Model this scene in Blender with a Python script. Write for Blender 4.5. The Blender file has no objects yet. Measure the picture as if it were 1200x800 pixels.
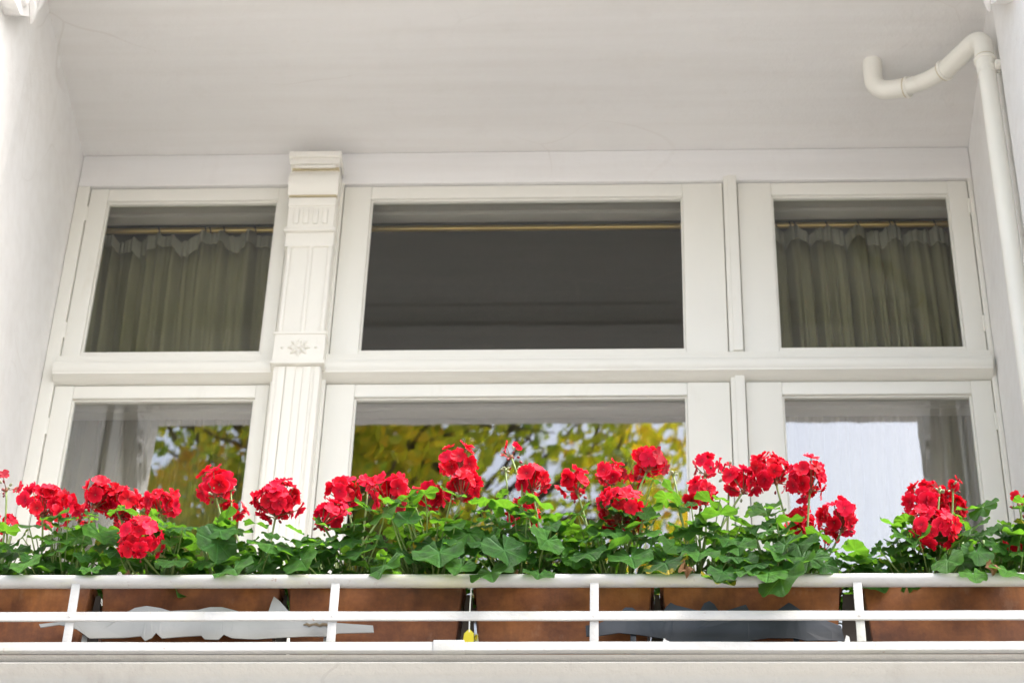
import bpy, bmesh, math, random
from mathutils import Vector, Matrix, noise

# ------------------------------------------------------------------ camera, sky, sun, exposure
S = bpy.context.scene
COL = S.collection
PI = math.pi
random.seed(11)

def look(pitch, yaw, roll):
    cp, sp, cy, sy = math.cos(pitch), math.sin(pitch), math.cos(yaw), math.sin(yaw)
    f = Vector((sy*cp, cy*cp, sp)); r = Vector((cy, -sy, 0)); u = r.cross(f)
    c, s = math.cos(roll), math.sin(roll)
    R = c*r + s*u; U = -s*r + c*u
    return Matrix(((R.x, U.x, -f.x), (R.y, U.y, -f.y), (R.z, U.z, -f.z)))

cam = bpy.data.cameras.new('camera'); camo = bpy.data.objects.new('camera', cam); COL.objects.link(camo)
CAM = Vector((0.350, -5.7623, 1.6))
camo.matrix_world = Matrix.Translation(CAM) @ look(0.7104, -0.0628, 0.0343).to_4x4()
cam.sensor_width = 36; cam.lens = 90.34; cam.clip_start = 0.1; cam.clip_end = 500
cam.dof.use_dof = True; cam.dof.focus_distance = 5.75; cam.dof.aperture_fstop = 7.1
S.camera = camo

SUN_EL, SUN_AZ = math.radians(56), math.radians(58)      # azimuth from straight in front of the house, towards +X
sd = Vector((math.sin(SUN_AZ)*math.cos(SUN_EL), -math.cos(SUN_AZ)*math.cos(SUN_EL), math.sin(SUN_EL)))
w = bpy.data.worlds.new('World'); S.world = w; w.use_nodes = True
nt = w.node_tree; bg = nt.nodes['Background']
sky = nt.nodes.new('ShaderNodeTexSky'); sky.sky_type = 'NISHITA'; sky.sun_disc = False
sky.sun_elevation = SUN_EL; sky.sun_rotation = math.atan2(sd.x, sd.y); sky.dust_density = 5; sky.air_density = 1.2
bw = nt.nodes.new('ShaderNodeRGBToBW'); mx = nt.nodes.new('ShaderNodeMix'); mx.data_type = 'RGBA'
mx.inputs['Factor'].default_value = 0.35
nt.links.new(sky.outputs[0], bw.inputs[0]); nt.links.new(sky.outputs[0], mx.inputs[6]); nt.links.new(bw.outputs[0], mx.inputs[7])
nt.links.new(mx.outputs[2], bg.inputs[0]); bg.inputs[1].default_value = 0.15
sl = bpy.data.lights.new('sun', 'SUN'); sl.energy = 1.3; sl.angle = math.radians(24); sl.color = (1, .985, .96)
so = bpy.data.objects.new('sun', sl); COL.objects.link(so); so.rotation_euler = sd.to_track_quat('Z', 'Y').to_euler()
S.view_settings.view_transform = 'Standard'; S.view_settings.look = 'None'; S.view_settings.gamma = 1
S.view_settings.use_curve_mapping = False; S.view_settings.exposure = 2.0
S.render.engine = 'CYCLES'
S.cycles.max_bounces = 9; S.cycles.diffuse_bounces = 5; S.cycles.transparent_max_bounces = 12

# ------------------------------------------------------------------ materials
class NT:
    def __init__(s, name):
        s.m = bpy.data.materials.new(name); s.m.use_nodes = True; s.t = s.m.node_tree
        s.b = s.t.nodes['Principled BSDF']; s.out = s.t.nodes['Material Output']
    def n(s, typ, **kw):
        x = s.t.nodes.new(typ)
        for k, v in kw.items():
            if k in x.inputs: x.inputs[k].default_value = v
            else: setattr(x, k, v)
        return x
    def l(s, a, b): s.t.links.new(a, b)
    def coord(s, kind='Object'): return s.n('ShaderNodeTexCoord').outputs[kind]
    def pos(s): return s.n('ShaderNodeNewGeometry').outputs['Position']
    def noise(s, scale, detail=4, rough=.55, vec=None, stretch=None):
        x = s.n('ShaderNodeTexNoise'); x.inputs['Scale'].default_value = scale
        x.inputs['Detail'].default_value = detail; x.inputs['Roughness'].default_value = rough
        v = vec if vec is not None else s.pos()
        if stretch:
            m = s.n('ShaderNodeMapping'); m.inputs['Scale'].default_value = stretch; s.l(v, m.inputs[0]); v = m.outputs[0]
        s.l(v, x.inputs['Vector']); return x.outputs[0]
    def ramp(s, fac, stops):
        r = s.n('ShaderNodeValToRGB'); e = r.color_ramp.elements
        while len(e) < len(stops): e.new(.5)
        for i, (p, c) in enumerate(stops):
            e[i].position = p; e[i].color = (*c, 1) if len(c) == 3 else c
        s.l(fac, r.inputs[0]); return r.outputs[0]
    def mix(s, fac, a, b, mode='MIX'):
        x = s.n('ShaderNodeMix', data_type='RGBA', blend_type=mode)
        for i, v in ((0, fac), (6, a), (7, b)):
            if isinstance(v, (int, float)): x.inputs[i].default_value = v
            elif isinstance(v, tuple): x.inputs[i].default_value = (*v, 1)
            else: s.l(v, x.inputs[i])
        return x.outputs[2]
    def math(s, op, a, b=None, c=None):
        x = s.n('ShaderNodeMath', operation=op)
        for i, v in enumerate((a, b, c)):
            if v is None: continue
            if isinstance(v, (int, float)): x.inputs[i].default_value = v
            else: s.l(v, x.inputs[i])
        return x.outputs[0]
    def bump(s, h, strength=.3, dist=.01):
        x = s.n('ShaderNodeBump'); x.inputs['Strength'].default_value = strength; x.inputs['Distance'].default_value = dist
        s.l(h, x.inputs['Height']); s.l(x.outputs[0], s.b.inputs['Normal']); return x.outputs[0]
    def col(s, v):
        if isinstance(v, tuple): s.b.inputs['Base Color'].default_value = (*v, 1)
        else: s.l(v, s.b.inputs['Base Color'])
    def rough(s, v): s.b.inputs['Roughness'].default_value = v

M = {}
def plaster(name, a, b, dirt=(.42, .36, .29), amount=.25, bumps=.25):
    k = NT(name)
    base = k.mix(k.noise(1.6, 5, .6), a, b)
    streak = k.ramp(k.noise(2.2, 6, .65, stretch=(3, 3, .5)), [(.56, (0, 0, 0)), (.78, (1, 1, 1))])
    base = k.mix(k.math('MULTIPLY', streak, amount), base, dirt)
    speck = k.ramp(k.noise(45, 3, .7), [(.70, (0, 0, 0)), (.76, (1, 1, 1))])
    base = k.mix(k.math('MULTIPLY', speck, .22), base, dirt)
    vo = k.n('ShaderNodeTexVoronoi', feature='DISTANCE_TO_EDGE'); vo.inputs['Scale'].default_value = 1.1
    wv = k.n('ShaderNodeVectorMath', operation='ADD'); wn = k.n('ShaderNodeTexNoise'); wn.inputs['Scale'].default_value = 1.2; wn.inputs['Detail'].default_value = 2
    k.l(k.pos(), wn.inputs['Vector']); k.l(k.pos(), wv.inputs[0]); k.l(wn.outputs[1], wv.inputs[1]); k.l(wv.outputs[0], vo.inputs['Vector'])
    crack = k.math('MULTIPLY', k.math('LESS_THAN', vo.outputs['Distance'], .0035), k.ramp(k.noise(1.3, 2), [(.5, (0, 0, 0)), (.62, (1, 1, 1))]))
    base = k.mix(k.math('MULTIPLY', crack, .16), base, dirt)
    brush = k.ramp(k.noise(5, 5, .6, stretch=(.25, 4, 4)), [(.4, (0, 0, 0)), (.7, (1, 1, 1))]); base = k.mix(k.math('MULTIPLY', brush, .10), base, dirt)
    k.col(base); k.rough(.85)
    h = k.math('ADD', k.math('MULTIPLY', k.noise(14, 5, .6), 1.0), k.math('MULTIPLY', k.noise(120, 3, .6), .25))
    k.bump(h, bumps, .012)
    M[name] = k.m
plaster('plaster', (.82, .81, .79), (.78, .768, .745), amount=.14)
plaster('ceiling_plaster', (.755, .745, .725), (.705, .692, .67), amount=.12, bumps=.3)
plaster('cornice_plaster', (.46, .445, .405), (.38, .365, .335), dirt=(.20, .17, .15), amount=.5, bumps=.45)
plaster('street_paving', (.46, .445, .42), (.40, .39, .37))
plaster('asphalt', (.20, .20, .20), (.16, .16, .16))
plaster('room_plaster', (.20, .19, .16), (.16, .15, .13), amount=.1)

def paint(name, a, b, rough=.38, dirt=(.40, .33, .20), amt=.35, vertical=True):
    k = NT(name)
    base = k.mix(k.noise(3, 5, .6), a, b)
    ao = k.n('ShaderNodeTexNoise'); 
    st = k.ramp(k.noise(9, 6, .7, stretch=(1, 1, .25) if vertical else (.25, 1, 1)), [(.60, (0, 0, 0)), (.80, (1, 1, 1))])
    base = k.mix(k.math('MULTIPLY', st, amt), base, dirt)
    k.col(base); k.rough(rough)
    h = k.math('ADD', k.noise(30, 4, .6, stretch=(1, 1, .15) if vertical else (.15, 1, 1)), k.math('MULTIPLY', k.noise(160, 2, .5), .3))
    k.bump(h, .12, .006)
    M[name] = k.m
paint('cream_paint', (.80, .785, .72), (.765, .748, .675), amt=.2)
paint('transom_paint', (.80, .785, .72), (.765, .748, .675), vertical=False, amt=.22)
paint('pilaster_paint', (.84, .82, .75), (.79, .765, .69), rough=.5, amt=.22)
paint('pipe_paint', (.83, .815, .745), (.79, .77, .69), rough=.33, amt=.18)
paint('lining_paint', (.50, .47, .43), (.42, .40, .36), rough=.5)

def rail_paint(name, algae):
    k = NT(name)
    base = k.mix(k.noise(6, 4, .6), (.40, .40, .395), (.34, .337, .325))
    al = k.ramp(k.noise(4.5, 5, .65, stretch=(1, 2, 2)), [(.5, (0, 0, 0)), (.72, (1, 1, 1))])
    base = k.mix(k.math('MULTIPLY', al, algae), base, (.40, .40, .22))
    ch = k.ramp(k.noise(75, 4, .7), [(.63, (0, 0, 0)), (.70, (1, 1, 1))])
    base = k.mix(k.math('MULTIPLY', ch, .5), base, (.26, .21, .18))
    lw = k.ramp(k.noise(9, 5, .7, stretch=(1, 3, 3)), [(.48, (0, 0, 0)), (.66, (1, 1, 1))]); base = k.mix(k.math('MULTIPLY', lw, .3), base, (.30, .28, .25))
    rs = k.ramp(k.noise(26, 5, .7), [(.68, (0, 0, 0)), (.73, (1, 1, 1))]); base = k.mix(k.math('MULTIPLY', rs, .75), base, (.20, .085, .035))
    k.col(base); k.rough(.5); k.bump(k.noise(70, 4, .6), .35, .004); M[name] = k.m
rail_paint('rail_paint', .22); rail_paint('handrail_paint', .75)

def simple(name, c, rough=.5, metal=0, var=None, sc=20, bump=0):
    k = NT(name)
    if var: k.col(k.mix(k.noise(sc, 4), c, var))
    else: k.col(c)
    k.rough(rough); k.b.inputs['Metallic'].default_value = metal
    if bump: k.bump(k.noise(sc*3, 4), bump, .004)
    M[name] = k.m
simple('terracotta', (.21, .074, .024), .6, var=(.085, .028, .012), sc=6, bump=.25)
k = NT('terracotta'); base = k.ramp(k.noise(5, 6, .7), [(.30, (.055, .019, .009)), (.48, (.15, .050, .017)), (.62, (.25, .090, .026)), (.75, (.32, .135, .055))])
stn = k.ramp(k.noise(16, 5, .65, stretch=(1.6, 1.6, .22)), [(.50, (0, 0, 0)), (.74, (1, 1, 1))]); base = k.mix(k.math('MULTIPLY', stn, .5), base, (.05, .022, .012))
mn = k.ramp(k.noise(11, 6, .7, stretch=(1, 1, .6)), [(.60, (0, 0, 0)), (.78, (1, 1, 1))]); base = k.mix(k.math('MULTIPLY', mn, .35), base, (.36, .24, .17))
k.col(base); k.rough(.62); k.bump(k.noise(40, 5, .6), .25, .004); M['terracotta'] = k.m
M['terracotta'].node_tree.nodes['Principled BSDF'].inputs['Specular IOR Level'].default_value = .3
simple('soil', (.035, .022, .014), .95, var=(.07, .045, .03), sc=90, bump=.6)
simple('zinc', (.34, .34, .325), .5, var=(.24, .245, .235), sc=9, bump=.2)
simple('dark_zinc', (.008, .009, .010), .5, var=(.026, .034, .048), sc=5, bump=.2)
simple('brass', (.85, .60, .20), .35, .7)
simple('ring_wood', (.10, .05, .02), .4)
simple('yellow_plastic', (.80, .68, .03), .4)
simple('white_plastic', (.82, .82, .80), .4)
simple('rivet', (.62, .60, .57), .5)
simple('grime', (.20, .155, .10), .9)
simple('tarnish', (.46, .37, .20), .7, var=(.62, .55, .38), sc=30)
simple('gap_shade', (.030, .022, .017), .8, var=(.05, .035, .025), sc=8)  # near-black colour standing in for shade between the planter boxes
simple('bark', (.09, .065, .045), .9, var=(.05, .035, .025), sc=12, bump=.6)

def glass(name, F0):
    k = NT(name); k.t.nodes.remove(k.b)
    g = k.n('ShaderNodeNewGeometry')
    d = k.n('ShaderNodeVectorMath', operation='DOT_PRODUCT'); k.l(g.outputs['Incoming'], d.inputs[0]); k.l(g.outputs['Normal'], d.inputs[1])
    c = k.math('ABSOLUTE', d.outputs['Value'])
    p = k.math('POWER', k.math('SUBTRACT', 1.0, c), 5.0)
    f = k.math('ADD', k.math('MULTIPLY', p, 1-F0), F0)
    tr = k.n('ShaderNodeBsdfTransparent'); tr.inputs[0].default_value = (.94, .95, .93, 1)
    gl = k.n('ShaderNodeBsdfGlossy'); gl.inputs['Roughness'].default_value = 0.0
    bmp = k.n('ShaderNodeBump'); bmp.inputs['Strength'].default_value = .03; bmp.inputs['Distance'].default_value = .004
    k.l(k.noise(7, 2, .5), bmp.inputs['Height']); k.l(bmp.outputs[0], gl.inputs['Normal'])
    m = k.n('ShaderNodeMixShader'); k.l(f, m.inputs[0]); k.l(tr.outputs[0], m.inputs[1]); k.l(gl.outputs[0], m.inputs[2])
    k.l(m.outputs[0], k.out.inputs[0]); M[name] = k.m
glass('old_glass', .058); glass('boosted_glass', .21)     # old single glazing above; reflectance raised below to brighten the mirrored sky

def cloth():
    k = NT('curtain_cloth')
    c = k.mix(k.noise(5, 3, .6, stretch=(6, 6, .4)), (.29, .275, .150), (.19, .18, .090))
    k.col(c); k.rough(.9); k.bump(k.noise(220, 2, .5), .15, .002)
    tl = k.n('ShaderNodeBsdfTranslucent'); k.l(c, tl.inputs[0])
    m = k.n('ShaderNodeMixShader'); m.inputs[0].default_value = .2
    k.l(k.b.outputs[0], m.inputs[1]); k.l(tl.outputs[0], m.inputs[2]); k.l(m.outputs[0], k.out.inputs[0]); M['curtain_cloth'] = k.m
cloth()
k = NT('sheer_cloth'); k.col((.44, .43, .33)); k.rough(.9)
tr = k.n('ShaderNodeBsdfTransparent'); m = k.n('ShaderNodeMixShader'); m.inputs[0].default_value = .5
k.l(k.b.outputs[0], m.inputs[1]); k.l(tr.outputs[0], m.inputs[2]); k.l(m.outputs[0], k.out.inputs[0]); M['sheer_cloth'] = k.m

def leaf_mat(name, dark, light, yellow=None, trans=.34):
    k = NT(name)
    oc = k.coord('Object'); sx = k.n('ShaderNodeSeparateXYZ'); k.l(oc, sx.inputs[0])
    r = k.math('SQRT', k.math('ADD', k.math('POWER', sx.outputs[0], 2.0), k.math('POWER', sx.outputs[1], 2.0)))
    ang = k.math('ARCTAN2', sx.outputs[0], sx.outputs[1])
    saw = k.math('PINGPONG', k.math('MULTIPLY', ang, 7/ (2*PI)), .5)              # 0 on each main vein
    vein = k.math('SUBTRACT', 1.0, k.math('SMOOTH_MIN', k.math('MULTIPLY', k.math('MULTIPLY', saw, r), 13.0), 1.0, .2))
    inf = k.n('ShaderNodeObjectInfo').outputs['Random']
    base = k.mix(k.math('ADD', k.math('MULTIPLY', k.noise(3.5, 3, .6, vec=oc), .5), k.math('MULTIPLY', inf, .5)), dark, light)
    base = k.mix(k.math('MULTIPLY', k.math('POWER', inf, 3.0), .5), base, (light[0]*1.5, light[1]*1.25, light[2]))
    zone = k.ramp(r, [(.42, (0, 0, 0)), (.58, (1, 1, 1)), (.74, (0, 0, 0))])
    base = k.mix(k.math('MULTIPLY', zone, .5), base, (dark[0]*.6, dark[1]*.6, dark[2]*.7))
    base = k.mix(k.math('MULTIPLY', vein, .45), base, (.06, .20, .05))
    if yellow:
        y = k.ramp(k.math('ADD', k.noise(2.2, 3, .6, vec=oc), k.math('MULTIPLY', r, .35)), [(.80, (0, 0, 0)), (.90, (1, 1, 1))])
        base = k.mix(y, base, yellow)
    k.col(base); k.rough(.40); k.b.inputs['Specular IOR Level'].default_value = .28
    k.bump(k.math('SUBTRACT', k.noise(16, 3, .6, vec=oc), k.math('MULTIPLY', vein, .5)), .6, .08)
    tl = k.n('ShaderNodeBsdfTranslucent'); k.l(k.mix(.35, (.20, .46, .02), base), tl.inputs[0])
    m = k.n('ShaderNodeMixShader'); m.inputs[0].default_value = trans
    k.l(k.b.outputs[0], m.inputs[1]); k.l(tl.outputs[0], m.inputs[2]); k.l(m.outputs[0], k.out.inputs[0]); M[name] = k.m
leaf_mat('leaf', (.007, .046, .007), (.062, .210, .024), trans=.32)
leaf_mat('young_leaf', (.025, .10, .012), (.05, .15, .018), trans=.45)
leaf_mat('yellowing_leaf', (.015, .06, .014), (.035, .105, .022), yellow=(.42, .30, .02))
simple('withered_leaf', (.16, .075, .035), .8, var=(.28, .16, .07), sc=60)

def petal_mat():
    k = NT('petal')
    oc = k.coord('Object'); ln = k.n('ShaderNodeVectorMath', operation='LENGTH'); k.l(oc, ln.inputs[0])
    inf = k.n('ShaderNodeObjectInfo').outputs['Random']
    base = k.ramp(ln.outputs['Value'], [(.0, (.10, .001, .006)), (.22, (.36, .002, .010)), (.55, (.58, .003, .012)), (.90, (.74, .006, .024)), (1.0, (.90, .06, .12))])
    base = k.mix(k.math('MULTIPLY', k.math('POWER', inf, 2.0), .55), base, (.80, .014, .085))
    base = k.mix(k.math('MULTIPLY', k.math('GREATER_THAN', inf, .965), .8), base, (.30, .04, .05))
    vein = k.noise(3, 3, .6, vec=oc)
    base = k.mix(k.math('MULTIPLY', vein, .25), base, (.52, .002, .010))
    k.col(base); k.rough(.55); k.b.inputs['Specular IOR Level'].default_value = .15
    tl = k.n('ShaderNodeBsdfTranslucent'); k.l(base, tl.inputs[0])
    m = k.n('ShaderNodeMixShader'); m.inputs[0].default_value = .32
    k.l(k.b.outputs[0], m.inputs[1]); k.l(tl.outputs[0], m.inputs[2]); k.l(m.outputs[0], k.out.inputs[0]); M['petal'] = k.m
petal_mat()
simple('bud_red', (.30, .012, .035), .5, var=(.14, .03, .02), sc=60)
simple('bud_green', (.24, .30, .15), .6, var=(.40, .40, .28), sc=120)
simple('stem_green', (.14, .22, .05), .5, var=(.20, .27, .08), sc=14)
simple('pedicel', (.16, .12, .04), .6, var=(.24, .05, .03), sc=40)

# ------------------------------------------------------------------ mesh helpers
class MB:
    def __init__(s): s.v = []; s.f = []; s.mi = []
    def add(s, vs, fs, mi=0):
        o = len(s.v); s.v += [tuple(p) for p in vs]; s.f += [tuple(i+o for i in f) for f in fs]; s.mi += [mi]*len(fs); return s
    def box(s, x0, x1, y0, y1, z0, z1, mi=0):
        return s.add([(x, y, z) for x in (x0, x1) for y in (y0, y1) for z in (z0, z1)],
              [(0,1,3,2),(4,6,7,5),(0,4,5,1),(2,3,7,6),(0,2,6,4),(1,5,7,3)], mi)
    def bbox(s, x0, x1, y0, y1, z0, z1, b=.004, mi=0):               # box with chamfered edges
        bm = bmesh.new(); bmesh.ops.create_cube(bm, size=1)
        for v in bm.verts: v.co = Vector((x0+(v.co.x+.5)*(x1-x0), y0+(v.co.y+.5)*(y1-y0), z0+(v.co.z+.5)*(z1-z0)))
        bmesh.ops.bevel(bm, geom=bm.edges[:], offset=b, segments=2, profile=.6, affect='EDGES')
        bm.verts.index_update()
        s.add([v.co[:] for v in bm.verts], [[v.index for v in f.verts] for f in bm.faces], mi); bm.free(); return s
    def tube(s, pts, rad, n=8, cap=True, mi=0):
        pts = [Vector(p) for p in pts]; rad = rad if isinstance(rad, (list, tuple)) else [rad]*len(pts)
        t0 = (pts[1]-pts[0]).normalized(); ref = Vector((0,0,1)) if abs(t0.z) < .9 else Vector((1,0,0))
        a = t0.cross(ref).normalized(); vs = []; fs = []
        for i, p in enumerate(pts):
            t = (pts[min(i+1, len(pts)-1)]-pts[max(i-1, 0)]).normalized()
            a = (a - t*a.dot(t)).normalized(); b = t.cross(a)
            vs += [p+rad[i]*(math.cos(2*PI*k/n)*a+math.sin(2*PI*k/n)*b) for k in range(n)]
        for i in range(len(pts)-1):
            fs += [(i*n+k, i*n+(k+1)%n, (i+1)*n+(k+1)%n, (i+1)*n+k) for k in range(n)]
        if cap: fs += [tuple(range(n))[::-1], tuple((len(pts)-1)*n+k for k in range(n))]
        return s.add(vs, fs, mi)
    def sweep(s, prof, x0, x1, mi=0):                                  # closed (y,z) profile along X
        n = len(prof)
        vs = [(x0, y, z) for y, z in prof]+[(x1, y, z) for y, z in prof]
        return s.add(vs, [(k, (k+1) % n, n+(k+1) % n, n+k) for k in range(n)]+[tuple(range(n))[::-1], tuple(range(n, 2*n))], mi)
    def plate(s, outline, y0, y1, mi=0):                               # (x,z) outline given thickness in Y
        n = len(outline)
        vs = [(x, y0, z) for x, z in outline]+[(x, y1, z) for x, z in outline]
        return s.add(vs, [(k, (k+1) % n, n+(k+1) % n, n+k) for k in range(n)]+[tuple(range(n))[::-1], tuple(range(n, 2*n))], mi)
    def mesh(s, name, mats, smooth=False):
        me = bpy.data.meshes.new(name); me.from_pydata(s.v, [], s.f)
        bm = bmesh.new(); bm.from_mesh(me); bmesh.ops.recalc_face_normals(bm, faces=bm.faces[:]); bm.to_mesh(me); bm.free()
        for m in (mats if isinstance(mats, (list, tuple)) else [mats]): me.materials.append(M[m])
        me.polygons.foreach_set('material_index', s.mi)
        if smooth:
            me.shade_smooth()
            if smooth != 'all': me.set_sharp_from_angle(angle=math.radians(35))
        me.update(); return me
    def build(s, name, mats, parent=None, smooth=True): return link(name, s.mesh(name, mats, smooth), parent)

def wavy_bar(x0, x1, y0, y1, z0, z1, seed, n=40):                      # hand-painted flat bar, a little uneven
    mb = MB(); vs = []; fs = []; c = .0012
    for i in range(n+1):
        x = x0+(x1-x0)*i/n; dy = .0012*noise.noise((x*3, seed, 0)); dz = .0013*noise.noise((x*2.2, seed, 5)); e = .0005*noise.noise((x*17, seed, 9))
        a, b, p, q = y0+dy, y1+dy, z0+dz-e, z1+dz+e
        vs += [(x, a+c, p), (x, b-c, p), (x, b, p+c), (x, b, q-c), (x, b-c, q), (x, a+c, q), (x, a, q-c), (x, a, p+c)]
    for i in range(n): fs += [(i*8+k, i*8+(k+1) % 8, (i+1)*8+(k+1) % 8, (i+1)*8+k) for k in range(8)]
    fs += [tuple(range(8))[::-1], tuple(n*8+k for k in range(8))]
    return mb.add(vs, fs)
def link(name, me, parent=None, mat=None):
    o = bpy.data.objects.new(name, me); COL.objects.link(o)
    if parent is not None: o.parent = parent
    if mat is not None: o.matrix_local = mat
    return o
def thing(name, label, cat, loc=(0, 0, 0), group=None):
    o = bpy.data.objects.new(name, None); COL.objects.link(o); o.location = loc; o.empty_display_size = .1
    return tag(o, label, cat, group)
def tag(o, label, cat, group=None, kind=None):
    o['label'] = label; o['category'] = cat
    if group: o['group'] = group
    if kind: o['kind'] = kind
    return o
def bez(p0, p1, p2, n=8):
    return [Vector(p0)*(1-t)**2+Vector(p1)*2*t*(1-t)+Vector(p2)*t*t for t in [i/n for i in range(n+1)]]
def rounded(pts, r, n=6):                                             # polyline with filleted corners
    pts = [Vector(p) for p in pts]; out = [pts[0]]
    for a, b, c in zip(pts, pts[1:], pts[2:]):
        u = (a-b); v = (c-b); d = min(r, u.length*.49, v.length*.49)
        out += bez(b+u.normalized()*d, b, b+v.normalized()*d, n)
    return out+[pts[-1]]

# ------------------------------------------------------------------ setting: street
g = MB().box(-150, 150, -150, -7.4, -.2, -.12).build('road', 'asphalt', smooth=False); g['kind'] = 'structure'
g = MB().bbox(-150, 150, -7.38, 20, -.3, 0, .02).build('pavement', 'street_paving', smooth=False); g['kind'] = 'structure'

# ------------------------------------------------------------------ house
FL, CE = 3.85, 7.354           # loggia floor and ceiling
house = thing('apartment_house', 'white plastered apartment house with a loggia and cream painted windows', 'building', (0, -1.32, 0))
def hp(mb, name, mats, parent=None, smooth=True):
    o = mb.build(name, mats, None, smooth); o.parent = parent or house
    o.matrix_parent_inverse = Matrix.Translation((0, 1.32, 0)) if parent is None else parent.matrix_world.inverted()
    return o
# keep part origins simple: parts carry world coordinates, the house Empty only moves them together
XW = 1.400; PW = 1.378; PY = -.765
hp(MB().box(-XW-.25, -XW, PY+.01, .12, FL, CE), 'side_wall', 'plaster', smooth=False)
hp(MB().box(XW, XW+.25, PY+.01, .12, FL, CE), 'side_wall', 'plaster', smooth=False)
for s in (-1, 1):
    a, b = sorted((s*PW, s*(PW+.6)))
    hp(MB().bbox(a, b, -1.32, PY, 0, CE-.0062, .012), 'pier', 'plaster')
    a, b = sorted((s*(PW+.6), s*7))
    hp(MB().box(a, b, -1.30, -1.0, 0, 12), 'facade_wall', 'plaster', smooth=False)
hp(MB().box(-2, 2, PY+.01, .12, CE, CE+.2), 'ceiling', 'ceiling_plaster', smooth=False)
hp(MB().bbox(-2, 2, -1.32, PY, CE-.006, CE+.2, .003), 'beam', 'ceiling_plaster')
hp(MB().sweep([(PY+.001, CE-.001), (PY+.001, CE-.040), (PY+.018, CE-.038), (PY+.026, CE-.026), (PY+.042, CE-.020), (PY+.060, CE-.010), (PY+.085, CE-.008), (PY+.09, CE-.001)], -XW+.001, XW-.001), 'ceiling_moulding', 'ceiling_plaster')
hp(MB().box(-2, 2, -1.31, -1.0, CE+.201, 12), 'upper_wall', 'plaster', smooth=False)
hp(MB().box(-XW-.2, XW+.2, -1.30, .12, FL-.25, FL), 'loggia_floor', 'cornice_plaster', smooth=False)
# parapet with moulded top
prof = [(-1.04, 4.578), (-1.316, 4.578), (-1.308, 4.572), (-1.302, 4.568), (-1.302, 4.563), (-1.316, 4.560), (-1.318, 4.556), (-1.312, 4.549), (-1.301, 4.541), (-1.294, 4.531), (-1.292, 4.520),
        (-1.304, 4.514), (-1.304, 4.44), (-1.26, 4.43), (-1.26, 3.4), (-1.04, 3.4)]
hp(MB().sweep(prof, -PW+.001, PW-.001), 'parapet', 'cornice_plaster')
hp(MB().box(-PW, PW, -1.24, -1.03, 0, 3.399), 'lower_wall', 'plaster', smooth=False)

# scroll corbels at the top of the piers
for s in (-1, 1):
    mb = MB()
    cx = s*PW
    body = [(-.90, 7.32), (-.86, 7.20), (-.885, 7.08), (-.96, 6.95), (-1.05, 6.86), (-1.13, 6.84), (-1.18, 6.90), (-1.20, 7.05), (-1.22, 7.32)]
    n = len(body); x0, x1 = cx-s*.0005, cx-s*.045
    mb.add([(x0, y, z) for y, z in body]+[(x1, y, z) for y, z in body],
           [(k, (k+1) % n, n+(k+1) % n, n+k) for k in range(n)]+[tuple(range(n)), tuple(range(n, 2*n))])
    c = hp(mb, 'corbel', 'plaster')
    sp = [(x1, -1.055+(.085-.011*t)*math.cos(t+.4), 6.945+(.085-.011*t)*math.sin(t+.4)) for t in [i*.3 for i in range(24)]]
    o = hp(MB().tube(sp, [.013-.0004*i*.4 for i in range(24)], 8), 'volute', 'plaster', c)
    sp = [(x1, -1.02+(.05-.007*t)*math.cos(t+2.4), 7.20+(.05-.007*t)*math.sin(t+2.4)) for t in [i*.3 for i in range(22)]]
    o = hp(MB().tube(sp, .010, 8), 'volute', 'plaster', c)
    for q in range(4):
        yy = -.90-.012*q; zz = 7.16-.075*q
        o = hp(MB().tube(bez((x1, yy-.005*q, zz), (x1-s*.015, yy-.05, zz+.02), (x1, yy-.10, zz+.06), 6), [.004, .009, .012, .013, .012, .009, .004], 6), 'acanthus_leaf', 'plaster', c)

# window wall behind the frames
Y0 = .034
ww = MB()
ww.box(-XW+.001, XW-.001, Y0+.0, .115, 7.218, CE)                         # top
ww.box(-.732, -.505, Y0, .115, FL, 7.218); ww.box(.598, .70, Y0, .115, FL, 7.218)
ww.box(-XW+.001, -1.335, Y0, .115, FL, 7.218); ww.box(1.355, XW-.001, Y0, .115, FL, 7.218)
ww.box(-1.335, 1.355, Y0, .115, FL, 4.92)
hp(ww, 'window_wall', 'lining_paint', smooth=False)
hp(MB().bbox(-XW+.001, XW-.001, -.006, Y0-.001, 7.219, CE-.001, .004), 'head_wall', 'plaster')
hp(MB().box(-XW+.001, XW-.001, -.004, Y0-.001, FL, 4.918), 'sill_wall', 'plaster', smooth=False)

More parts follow.
